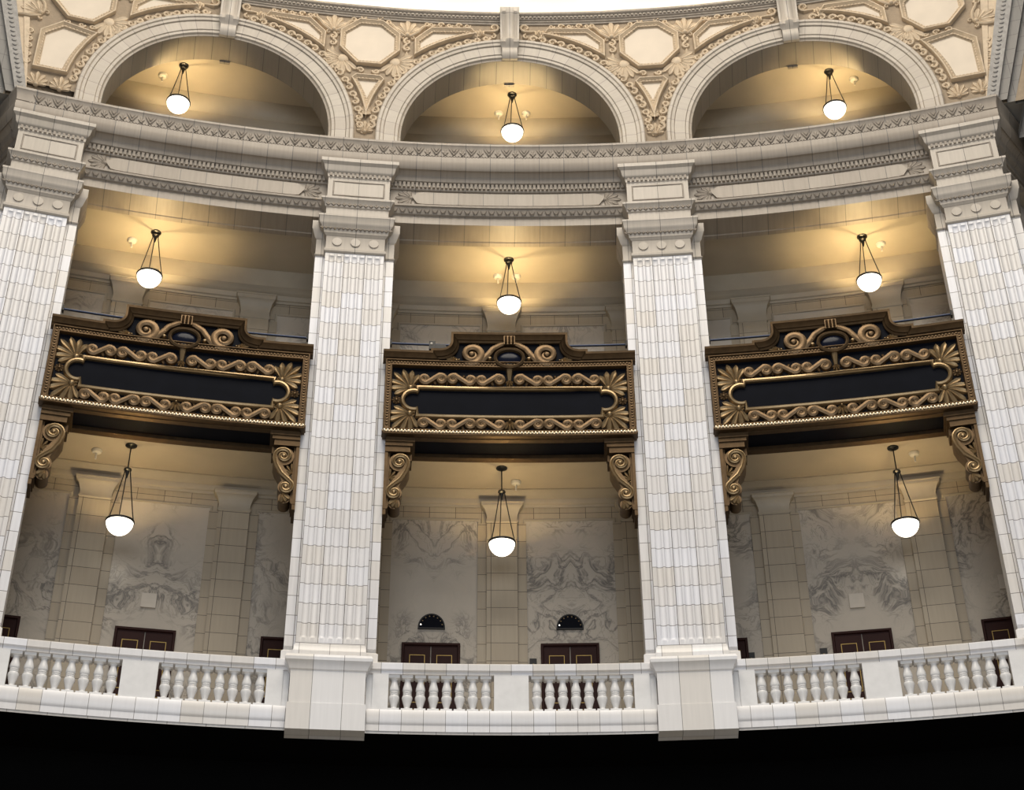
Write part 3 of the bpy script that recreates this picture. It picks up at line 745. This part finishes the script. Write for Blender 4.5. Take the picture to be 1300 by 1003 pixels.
for th, nm in ((.82, 'left of the right central door'), (10.34, 'left of the right bay middle door'), (7.99, 'beside the right bay left door')):
    t = thing('call_box', 'small dark call button box on the wall ' + nm, 'call box', th, 39, .55)
    m = MB(39, 39, .55); m.box(-.08, .08, .55, .95, .0, .07, 1); m.obj('housing', 'iron', t)
    m = MB(39, 39, .55); m.dome(0, .8, .025, .025, .02, .07, 10, 2); m.dome(0, .7, .025, .025, .02, .07, 10, 2); m.obj('button', 'gold', t)

# ------------------------------------------------------------------ pendant lamps
LIGHTS = []
def build_pendant(hub, rim, rod):
    t = thing('pendant_lamp', '', 'lamp', 0, 37.7, 0, 'bowl pendants of the galleries')
    def add(name, mat, fn, label=None):
        m = MB(37.7, 37.7, 0); fn(m); return m.obj(name, mat, t, label=label)
    add('canopy', 'iron', lambda m: m.lathe([(.0, 0), (.13, 0), (.13, -.02), (.08, -.05), (.03, -.07), (0, -.07)]))
    if rod: add('rod', 'iron', lambda m: m.tube([(0, 0, -.05), (0, 0, hub)], .014))
    add('hub', 'iron', lambda m: m.lathe([(0, hub + .05), (.03, hub + .05), (.085, hub + .03), (.09, hub), (.05, hub - .03), (.04, hub - .08), (.015, hub - .2), (0, hub - .2)]))
    for k in range(3):
        a = rad(100 + 120 * k)
        add('arm', 'iron', lambda m: m.tube([(.06 * cos(a), .06 * sin(a), hub), (.175 * cos(a), .175 * sin(a), (hub + rim) / 2), (.30 * cos(a), .30 * sin(a), rim)], .012, 6))
    add('rim', 'iron', lambda m: m.lathe([(.295, .025), (.315, .02), (.32, -.0), (.315, -.02), (.295, -.025), (.29, 0), (.295, .025)], 0, 0, rim, 32))
    add('bowl', 'globe', lambda m: m.lathe([(.298 * cos(rad(q)), -.315 * sin(rad(q))) for q in (0, 12, 25, 38, 50, 62, 74, 84, 90)], 0, 0, rim, 32), 'glowing opal glass bowl')
    return t
for zc, hub, rim, lv, spots, rod in ((5.15, -.64, -1.93, 'lower', (-13.13, -.24, 13.45), True), (11.22, -.11, -1.33, 'upper', (-13.4, .06, 13.6), False), (16.9, -.10, -1.33, 'attic', (-13.32, .24, 13.38), False)):
    first = None
    for th, bay in zip(spots, ('left', 'central', 'right')):
        lab = 'lit glass bowl pendant in the %s gallery of the %s bay' % (lv, bay) if lv != 'attic' else 'lit glass bowl pendant behind the %s arch' % bay
        if first is None:
            first = build_pendant(hub, rim, rod); first['label'] = lab; t = rad(th); first.location = (37.7 * sin(t), 37.7 * cos(t), zc); first.rotation_euler = (0, 0, -t)
        else: dup(first, lab, th, 37.7, zc)
        LIGHTS.append((th, zc + rim - .17, lv))

# smoke detectors
dets = [(5.15, -14.26, 38.1, 'left bay lower gallery'), (5.15, .28, 38.35, 'central bay lower gallery'), (5.15, 14.16, 38.05, 'right bay lower gallery'),
        (11.22, -14.23, 38.15, 'left bay upper gallery'), (11.22, .36, 38.4, 'central bay upper gallery, right of the pendant'), (11.22, -.34, 38.4, 'central bay upper gallery, left of the pendant'), (11.22, 14.28, 38.1, 'right bay upper gallery'),
        (16.9, -14.1, 38.2, 'attic behind the left arch'), (16.9, .84, 38.45, 'attic behind the central arch, right of the pendant'), (16.9, -.3, 38.45, 'attic behind the central arch, left of the pendant'), (16.9, 14.36, 38.15, 'attic behind the right arch')]
first = None
for z, th, r, nm in dets:
    lab = 'white ceiling smoke detector in the ' + nm
    if first is None:
        first = thing('smoke_detector', lab, 'smoke detector', th, r, z, 'ceiling smoke detectors')
        m = MB(r, r, 0); m.lathe([(0, 0), (.12, 0), (.125, -.02), (.10, -.07), (.07, -.085), (0, -.09)], n=16); m.obj('housing', 'white', first)
        m = MB(r, r, 0); m.tube([(0, 0, -.08), (0, 0, -.24)], .022); m.obj('stem', 'white', first)
    else: dup(first, lab, th, r, z)

# handrails behind the parapets
first = None
for k in (-1, 0, 1):
    lab = 'dark steel handrail behind the %s parapet panel' % names[k]
    if first is None:
        first = thing('handrail', lab, 'handrail', k * BAY, 36.6, 7.83, 'gallery handrails')
        m = MB(36.6, 36.6, 0); P = [m.L(-2.79 + i * 5.58 / 16, 0, 0) for i in range(17)]; m.tube(P, .028, 10); m.obj('rail', 'rail_steel', first)
        for sg in (-1, 1):
            m = MB(36.6, 36.6, 0); m.box(sg * 2.78 - .02, sg * 2.78 + .02, -.07, .07, -.07, .07, 1); m.obj('end_flange', 'iron', first)
            m = MB(36.6, 36.6, 0); x, y, z = m.L(sg * .9, 0, 0); m.tube([(x, y, 0), (x, y, -2.2)], .025); m.obj('post', 'iron', first)
    else: dup(first, lab, k * BAY, 36.6, 7.83)
t = thing('security_camera', 'small black camera under the handrail above the central parapet, left of its crest', 'camera', deg(1, 0) + math.degrees(-1.80 / 36.4), 36.4, 7.0)
m = MB(36.4, 36.4, 7.0); m.box(-.03, .03, 7.0, 7.55, -.03, .03, 1); m.obj('stand', 'iron', t)
m = MB(36.4, 36.4, 7.0); m.box(-.075, .075, 7.52, 7.74, -.1, .1, 1); m.box(.05, .32, 7.56, 7.68, -.06, .06, 1); m.obj('housing', 'iron', t)
m = MB(36.4, 36.4, 7.0); m.dome(-.02, 7.66, .035, .035, .03, .1, 10, 3); m.obj('lens', 'white', t, label='pale lens')

# ------------------------------------------------------------------ arcade wall with three arches
RA = 36.1; ARC = [-11.7, .1, 11.9]; ZS = 13.85; RO, RI = 3.45, 2.80
m = W(RA)
def boundary(phi, l, r, zt):
    c, s = cos(phi), sin(phi); k = 1e9
    if c > 1e-6: k = min(k, r / c)
    if c < -1e-6: k = min(k, -l / c)
    if s > 1e-6: k = min(k, zt / s)
    return k * c, k * s
for c, (l, r) in zip(ARC, ((9.3, 5.9), (5.9, 5.9), (5.9, 9.1))):
    l, r = deg(RA, l), deg(RA, r); c = deg(RA, c); zt = 18.3 - ZS
    phis = sorted([pi * i / 48 for i in range(49)] + [atan2(zt, r), atan2(zt, -l)])
    rows = []
    for k in range(9):
        row = []
        for ph in phis:
            bx_, bz = boundary(ph, l, r, zt); ix, iz = (RO - .2) * cos(ph), (RO - .2) * sin(ph); q = k / 8
            row.append((c + ix + (bx_ - ix) * q, ZS + iz + (bz - iz) * q, 0))
        rows.append(row)
    m.grid(rows)
    m.grid([[(c + RO - .2, z, 0), (c + r, z, 0)] for z in (13.3, ZS)]); m.grid([[(c - l, z, 0), (c - RO + .2, z, 0)] for z in (13.3, ZS)])
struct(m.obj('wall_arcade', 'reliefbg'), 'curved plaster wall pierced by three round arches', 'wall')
def build_arch():
    t = thing('arch', '', 'arch', 0, RA, 13.4, 'round arches of the attic')
    def ap(r, n=48): return [(r * cos(pi - pi * i / n), ZS + r * sin(pi - pi * i / n)) for i in range(n + 1)]
    p = [(-RO, 13.4)] + ap(RO) + [(RO, 13.4)]
    m = MB(RA, RA, 13.4)
    m.rib(p, [(.0, -.02), (0, .10), (-.03, .13), (-.10, .13), (-.13, .10), (-.2, .09), (-.22, .055), (-.48, .045), (-.50, .02), (-.57, .015), (-.60, -.03), (-.65, -.05)])
    m.obj('archivolt', 'arch', t, label='moulded stone ring of the arch')
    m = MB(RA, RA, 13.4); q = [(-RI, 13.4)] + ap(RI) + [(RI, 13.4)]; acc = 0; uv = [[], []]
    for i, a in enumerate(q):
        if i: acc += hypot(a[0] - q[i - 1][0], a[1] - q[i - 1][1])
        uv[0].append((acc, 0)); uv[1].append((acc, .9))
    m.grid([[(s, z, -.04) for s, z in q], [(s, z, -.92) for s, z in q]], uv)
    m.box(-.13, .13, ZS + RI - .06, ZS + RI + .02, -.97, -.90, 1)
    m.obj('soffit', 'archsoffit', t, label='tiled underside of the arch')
    m = MB(RA, RA, 13.4)
    prof = [(0.02, 16.60), (.10, 16.60), (.16, 16.66), (.20, 16.76), (.19, 16.86), (.17, 16.93), (.20, 16.98), (.28, 17.05), (.30, 17.13), (.27, 17.2), (.24, 17.3), (.25, 17.5), (.29, 17.75), (.36, 17.95), (.42, 18.05), (.42, 18.2), (0.02, 18.2)]
    xs = [-.25, -.2, -.19, -.15, -.11, -.10, -.05, 0, .05, .10, .11, .15, .19, .2, .25]
    dp = [0, 0, -.01, -.035, -.01, 0, .02, .03, .02, 0, -.01, -.035, -.01, 0, 0]
    rows = []
    for x, e in zip(xs, dp):
        rows.append([(x * (.82 if z < 16.97 else 1.0 + .06 * max(0, z - 17.2)), z, d + (e if 17.1 < z < 18.04 else 0)) for d, z in prof])
    ids = m.grid(rows)
    for k in (0, -1): m.face(ids[k], [(0, 0)] * len(prof))
    m.obj('keystone', 'capital', t, label='fluted scroll keystone')
    return t
first = None
for c, nm in zip(ARC, ('left', 'central', 'right')):
    if first is None:
        first = build_arch(); first['label'] = 'round stone arch with keystone over the left bay'; t = rad(c); first.location = (RA * sin(t), RA * cos(t), 13.4); first.rotation_euler = (0, 0, -t)
    else: dup(first, 'round stone arch with keystone over the %s bay' % nm, c, RA, 13.4)

# plaster relief of the spandrels
COFF = [(0, -.02), (0, .115), (.012, .135), (.035, .135), (.045, .12), (.175, .005), (.18, .0)]
def arcpts(cx, r, a0, a1, n=14): return [(cx + r * cos(a0 + (a1 - a0) * i / n), ZS + r * sin(a0 + (a1 - a0) * i / n)) for i in range(n + 1)]
def coffer(par, name, poly, lab=None):
    area = sum(poly[i][0] * poly[(i + 1) % len(poly)][1] - poly[(i + 1) % len(poly)][0] * poly[i][1] for i in range(len(poly)))
    if area < 0: poly = poly[::-1]
    m = MB(RA, RA, 13.9); m.rib(poly, COFF, True); fr = m.obj(name, 'relief', par, label=lab)
    m = MB(RA, RA, 13.9); m.plate(poly, -.01, .012); m.obj('coffer_field', 'field', fr, label='smooth pale recessed field')
    mb = MB(RA, RA, 13.9); n = len(poly); P = []; ns = []
    for i in range(n):
        a, b = Vector(poly[i - 1]), Vector(poly[i]); c = Vector(poly[(i + 1) % n])
        n1 = (b - a).orthogonal().normalized(); n2 = (c - b).orthogonal().normalized(); k = max(.35, 1 + n1.dot(n2))
        ns.append(b + (n1 + n2) / k * .115)
    for i in range(n):                                     # egg moulding on the slope, one beaded strip
        a, b = ns[i], ns[(i + 1) % n]; l = (b - a).length; k = max(1, int(l / .085)) * 4
        P += [a + (b - a) * (j / k) for j in range(k)]
    tp = [(.35, .85, 1.0, .85)[i % 4] for i in range(len(P))]
    mb.rib([(q.x, q.y) for q in P], [(-.03, 0), (-.02, .022), (0, .03), (.02, .022), (.03, 0)], True, taper=tp, d=.06)
    mb.obj('egg_moulding', 'relief', fr)
OCT = [(-.32, 17.80), (.32, 17.80), (.80, 17.34), (.80, 16.72), (.33, 16.18), (-.33, 16.18), (-.80, 16.72), (-.80, 17.34)]
def trap(sg, ca):
    # ca: arch centre on this side (positive), sg side
    p = [(1.17, 17.2), (1.60, 17.66), (2.70, 17.70), (2.82, 17.46)]
    a1 = atan2(17.46 - ZS, 2.82 - ca); a0 = atan2(16.56 - ZS, 1.22 - ca); r = 3.74
    a = arcpts(ca, r, a1, a0, 10)
    return [(sg * x, z) for x, z in p + a]
def chain(m, sg, ca, lo, hi, step=.25):
    r = 3.575; k = int((hi - lo) * r / step)
    for i in range(k):
        a = lo + (hi - lo) * (i + .5) / k
        x, z = ca + r * cos(a), ZS + r * sin(a); cc = 1 if i % 2 else -1
        m.curl(sg * x, z, .115, (a if sg > 0 else pi - a) + pi / 2 * cc, cc * sg, .052, .085)
        xt, zt = ca + (r + .02) * cos(a + step / 2 / r), ZS + (r + .02) * sin(a + step / 2 / r)
        m.petal(sg * xt, zt, (a if sg > 0 else pi - a) + 1.2 * cc, .17, .05, .07)
def anthemion(m, x, z, ln, ang=pi / 2):
    m.fan(x, z, ang, ln, 7, 1.2, .085, .10, 0, .66)
    c, s = cos(ang - pi / 2), sin(ang - pi / 2)
    for q in (-1, 1):
        f = lambda u, v: (x + c * u * q - s * v, z + s * u * q + c * v)
        P = [f(.04, -.05), f(.16, .0), f(.28, .10), f(.38, .26), f(.47, .36), f(.58, .36)]
        m.rib(P, [(-.05, 0), (-.03, .08), (0, .10), (.03, .08), (.05, 0)], taper=[.7, 1.2, 1.2, 1.2, 1, .6])
        cx, cz = f(.50, .43); m.curl(cx, cz, .085, ang + pi, q, .04, .09)
        cx, cz = f(.13, -.10); m.curl(cx, cz, .06, ang, -q, .03, .08)
def shell(m, x, z, ang, r):
    n = 9
    for i in range(n):
        t = (i / (n - 1)) * 2 - 1; m.petal(x, z, ang + t * 1.5, r, r * .19, .095)
    m.dome(x, z, r * .33, r * .33, .08, 0, 14, 3)
def inner_spandrel():
    t = thing('spandrel_relief', '', 'relief', 0, RA, 13.9, 'plaster reliefs between the arches'); ca = deg(RA, 5.9)
    coffer(t, 'octagonal_coffer', OCT)
    for sg in (-1, 1): coffer(t, 'pointed_coffer', trap(sg, ca))
    tri = [(-.44, 15.66), (-.32, 15.80), (.32, 15.80), (.44, 15.66)]
    a0 = atan2(15.66 - ZS, .44 - ca); a1 = atan2(14.35 - ZS, .02 - ca)
    right = arcpts(ca, 3.745, a0, a1, 8)[1:]
    coffer(t, 'triangular_coffer', tri + right + [(-x, z) for x, z in right[::-1]])
    for sg in (-1, 1):
        m = MB(RA, RA, 13.9); anthemion(m, sg * .98, 17.38, .56); m.obj('palmette', 'relief', t)
        m = MB(RA, RA, 13.9); shell(m, sg * .70, 16.36, (rad(-52) if sg > 0 else pi + rad(52)), .52); m.obj('scallop_shell', 'relief', t)
        m = MB(RA, RA, 13.9); chain(m, sg, ca, rad(98), rad(178)); m.obj('scroll_border', 'relief', t, label='curling scrolls beside the arch')
        def one(fn):
            m = MB(RA, RA, 13.9); fn(m); m.obj('scroll', 'relief', t)
        for z in (17.14, 16.90): one(lambda m: m.curl(sg * .985, z, .115, pi / 2, sg, .05, .08))
        one(lambda m: m.petal(sg * .98, 16.80, -pi / 2, .24, .07, .07))
        one(lambda m: (m.curl(sg * .2, 16.0, .10, pi, sg, .045, .07), m.petal(sg * .12, 15.98, pi / 2 - sg * 1.3, .26, .05, .06)))
        for i in range(5): one(lambda m: m.curl(sg * (1.62 + i * .24), 17.83, .09, 0, (1 if i % 2 else -1), .04, .07))
        one(lambda m: m.curl(sg * .22, 17.93, .08, 0, sg, .036, .07))
        m = MB(RA, RA, 13.9)
        m.curl(sg * 3.30, 17.78, .15, -pi / 2, sg, .05, .10, tail=(sg * 3.02, 17.66)); m.curl(sg * 3.28, 17.46, .08, pi / 2, -sg, .04, .08)
        m.fan(sg * 3.02, 17.5, (pi * .8 if sg > 0 else pi * .2), .30, 5, .9, .08, .09)
        m.obj('keystone_scroll', 'relief', t)
    m = MB(RA, RA, 13.9); m.fan(0, 13.88, pi / 2, .38, 7, 1.25, .075, .09); m.curl(-.2, 14.22, .07, 0, 1, .034, .08); m.curl(.2, 14.22, .07, pi, -1, .034, .08)
    m.obj('base_palmette', 'relief', t)
    return t
sp1 = inner_spandrel(); sp1['label'] = 'plaster relief with octagon coffer between the left and central arches'
t = rad(-5.8); sp1.location = (RA * sin(t), RA * cos(t), 13.9); sp1.rotation_euler = (0, 0, -t)
dup(sp1, 'plaster relief with octagon coffer between the central and right arches', 6.0, RA, 13.9)
def outer_spandrel(sg):
    # local +x towards the arch, mirrored by sg
    t = thing('spandrel_relief', '', 'relief', 0, RA, 13.9, 'plaster reliefs between the arches'); ca = deg(RA, 5.8)
    mir = lambda P: [(sg * x, z) for x, z in P]
    coffer(t, 'octagonal_coffer', mir(OCT)); coffer(t, 'pointed_coffer', trap(sg, ca))
    a0 = atan2(14.32 - ZS, -.06 - ca); a1 = atan2(15.86 - ZS, .46 - ca)
    coffer(t, 'five_sided_coffer', mir([(-.90, 14.30)] + arcpts(ca, 3.745, a0, a1, 8) + [(-.40, 16.0), (-.90, 15.55)]))
    m = MB(RA, RA, 13.9); shell(m, sg * .70, 16.36, (rad(-52) if sg > 0 else pi + rad(52)), .52); m.obj('scallop_shell', 'relief', t)
    m = MB(RA, RA, 13.9); chain(m, sg, ca, rad(98), rad(176)); m.obj('scroll_border', 'relief', t, label='curling scrolls beside the arch')
    m = MB(RA, RA, 13.9)
    for x in (-.72, -.16): m.fan(sg * x, 13.80, pi / 2, .44, 7, 1.3, .075, .09)
    m.obj('base_shells', 'relief', t)
    def one(*a):
        m = MB(RA, RA, 13.9); m.curl(*a); m.obj('scroll', 'relief', t)
    for i, z in enumerate((14.5, 14.75, 15.0, 15.25, 15.5)): one(sg * (-1.03 - .02 * i), z, .11, (pi / 2 if i % 2 else -pi / 2), (sg if i % 2 else -sg), .045, .07)
    one(sg * -.3, 16.08, .09, pi, sg, .04, .07); one(sg * .05, 16.07, .09, 0, -sg, .04, .07); one(sg * .3, 16.06, .07, 0, sg, .035, .06)
    for x, z, an in ((-.98, 16.15, rad(150)), (.98, 17.40, pi / 2)):
        m = MB(RA, RA, 13.9); anthemion(m, sg * x, z, .54, an if sg > 0 else pi - an); m.obj('palmette', 'relief', t)
    m = MB(RA, RA, 13.9)
    m.curl(sg * 3.22, 17.78, .15, -pi / 2, sg, .05, .10, tail=(sg * 2.96, 17.66)); m.fan(sg * 2.95, 17.5, (pi * .8 if sg > 0 else pi * .2), .30, 5, .9, .08, .09)
    m.obj('keystone_scroll', 'relief', t)
    return t
for sg, c, nm in ((1, -17.5, 'left'), (-1, 17.7, 'right')):
    o = outer_spandrel(sg); o['label'] = 'plaster relief with five-sided coffer outside the %s arch' % nm
    t = rad(c); o.location = (RA * sin(t), RA * cos(t), 13.9); o.rotation_euler = (0, 0, -t)

# big side-arch mouldings framing the arcade
for i, sg in enumerate((-1, 1)):
    def strip(mb, a, b, d, z0=13.3):
        rows = []
        for k in range(9):
            z = z0 + (18.5 - z0) * k / 8; e0 = 19.0 + a[0] + a[1] * (z - 13.7); e1 = 19.0 + b[0] + b[1] * (z - 13.7)
            rows.append([(deg(RA, sg * e0), z, -.02), (deg(RA, sg * e0), z, d), (deg(RA, sg * e1), z, d), (deg(RA, sg * e1), z, -.02)])
        mb.grid(rows, [[(q[0], q[1]) for q in r] for r in rows])
    m = W(RA); strip(m, (-.04, .20), (.04, .27), .06); strip(m, (.02, .27), (.1, .42), .03)
    struct(m.obj('trim_%d' % (5 + i), 'relief'), 'thin cream border at the %s end of the arcade wall' % names[sg], 'moulding')
    m = W(RA); strip(m, (.04, .40), (.50, .46), .26)
    o = struct(m.obj('trim_%d' % (7 + i), 'sidecarved'), 'grey carved arch moulding rising at the %s edge of the photo' % names[sg], 'moulding')
    m = W(RA)
    for k in range(34):
        z = 13.45 + k * .14; e = 19.0 + .27 + .43 * (z - 13.7); m.dome(deg(RA, sg * e), z, .07, .05, .05, .25, 8, 2)
    m.obj('carved_band', 'sidecarved', o)
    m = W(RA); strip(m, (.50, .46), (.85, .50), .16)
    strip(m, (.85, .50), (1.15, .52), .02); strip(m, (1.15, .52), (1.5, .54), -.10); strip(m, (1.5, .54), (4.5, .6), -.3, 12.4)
    struct(m.obj('trim_%d' % (9 + i), 'sideshade'), 'stepped grey side arch at the %s edge of the photo' % names[sg], 'moulding')

# ring cornice and lit drum above
m = W(36.1); arcgrid(m, 36.1, [(0, 17.90), (.04, 17.91), (.05, 17.95), (.08, 17.97), (.08, 18.0), (.12, 18.03), (.13, 18.06), (.14, 18.11), (.18, 18.13), (.2, 18.16), (.2, 18.22), (-.2, 18.24)], -23, 23, 120)
rg = struct(m.obj('trim_11', 'entplain'), 'grey ring cornice above the arches', 'cornice')
m = W(36.1)
for i in range(230):
    s = deg(36.1, -20) + i * .11; m.box(s, s + .07, 18.06, 18.11, .12, .16, 1)
m.obj('dentil_course', 'entplain', rg)
m = W(36.1); arcgrid(m, 36.1, [(-.15, 18.2), (-.15, 18.8), (0.1, 19.6), (.6, 20.4)], -23, 23, 80)
struct(m.obj('ceiling_drum', 'drum'), 'glowing cream drum of the dome above the ring cornice', 'ceiling')

# storey below, its shade painted as near-black stone, and the hall floor
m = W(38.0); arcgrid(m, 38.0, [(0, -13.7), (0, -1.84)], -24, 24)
struct(m.obj('wall_lower', 'dark'), 'storey below the balustrades, coloured near-black for shade', 'wall')
m = W(); ringsec(m, 36.0, 39.4, -1.852, -24, 24); struct(m.obj('ceiling_lower', 'dark'), 'underside of the lower gallery, coloured near-black for shade', 'ceiling')
m = W(); n = 64
ids = [m.raw(37.9 * cos(2 * pi * i / n), 37.9 * sin(2 * pi * i / n), -13.7) for i in range(n)]; m.face(ids, [(m.v[i][0], m.v[i][1]) for i in ids])
struct(m.obj('floor.003', 'floor'), 'stone floor of the great hall', 'floor')

# ------------------------------------------------------------------ lights
def light(kind, name, loc, energy, col, **kw):
    l = bpy.data.lights.new(name, kind); l.energy = energy; l.color = col
    for k, v in kw.items(): setattr(l, k, v)
    o = bpy.data.objects.new(name, l); COL.objects.link(o); o.location = loc; return o
sky = light('AREA', 'dome_skylight', (0, 14, 30), 15000, (1, .915, .79), shape='DISK', size=26)
sky.rotation_euler = (0, 0, 0)
win = light('AREA', 'opposite_windows', (0, -18, 2), 6900, (.86, .92, 1), shape='RECTANGLE', size=34, size_y=16)
win.rotation_euler = (rad(90), 0, 0)
for th, z, lv in LIGHTS:
    t = rad(th); light('POINT', 'lamp_bulb', (37.7 * sin(t), 37.7 * cos(t), z), {'lower': 85, 'upper': 190, 'attic': 135}[lv], (1, .74, .36), shadow_soft_size=.06)
for th in range(-16, 17, 4):
    t = rad(th); light('POINT', 'cove_bulb', (35.6 * sin(t), 35.6 * cos(t), 18.9), 25, (1, .78, .48), shadow_soft_size=.1)

w = bpy.data.worlds.new('World'); bpy.context.scene.world = w; w.use_nodes = True
bg = w.node_tree.nodes['Background']; bg.inputs[0].default_value = (.93, .95, 1, 1); bg.inputs[1].default_value = .14

# ------------------------------------------------------------------ camera
f, pitch, yaw, roll = 1924.9033, .5790, -.0236, -.0075
cyw, syw, cp, sp = cos(yaw), sin(yaw), cos(pitch), sin(pitch)
F = Vector((-syw * cp, cyw * cp, sp)); Rr = Vector((cyw, syw, 0)); U = Rr.cross(F)
R2 = cos(roll) * Rr + sin(roll) * U; U2 = -sin(roll) * Rr + cos(roll) * U
cam = bpy.data.cameras.new('camera'); cam.sensor_width = 36; cam.lens = f * 36 / 1300; cam.clip_end = 300
cam.shift_y = -(501.5 - 456.5) / 1300
co = bpy.data.objects.new('camera', cam); COL.objects.link(co)
mt = Matrix.Identity(4)
for i in range(3): mt[i][0], mt[i][1], mt[i][2] = R2[i], U2[i], -F[i]
mt.translation = Vector((-.62928, 6.7284, -12.07692)); co.matrix_world = mt
sc = bpy.context.scene; sc.camera = co
sc.view_settings.view_transform = 'Standard'; sc.view_settings.look = 'None'; sc.view_settings.exposure = 0
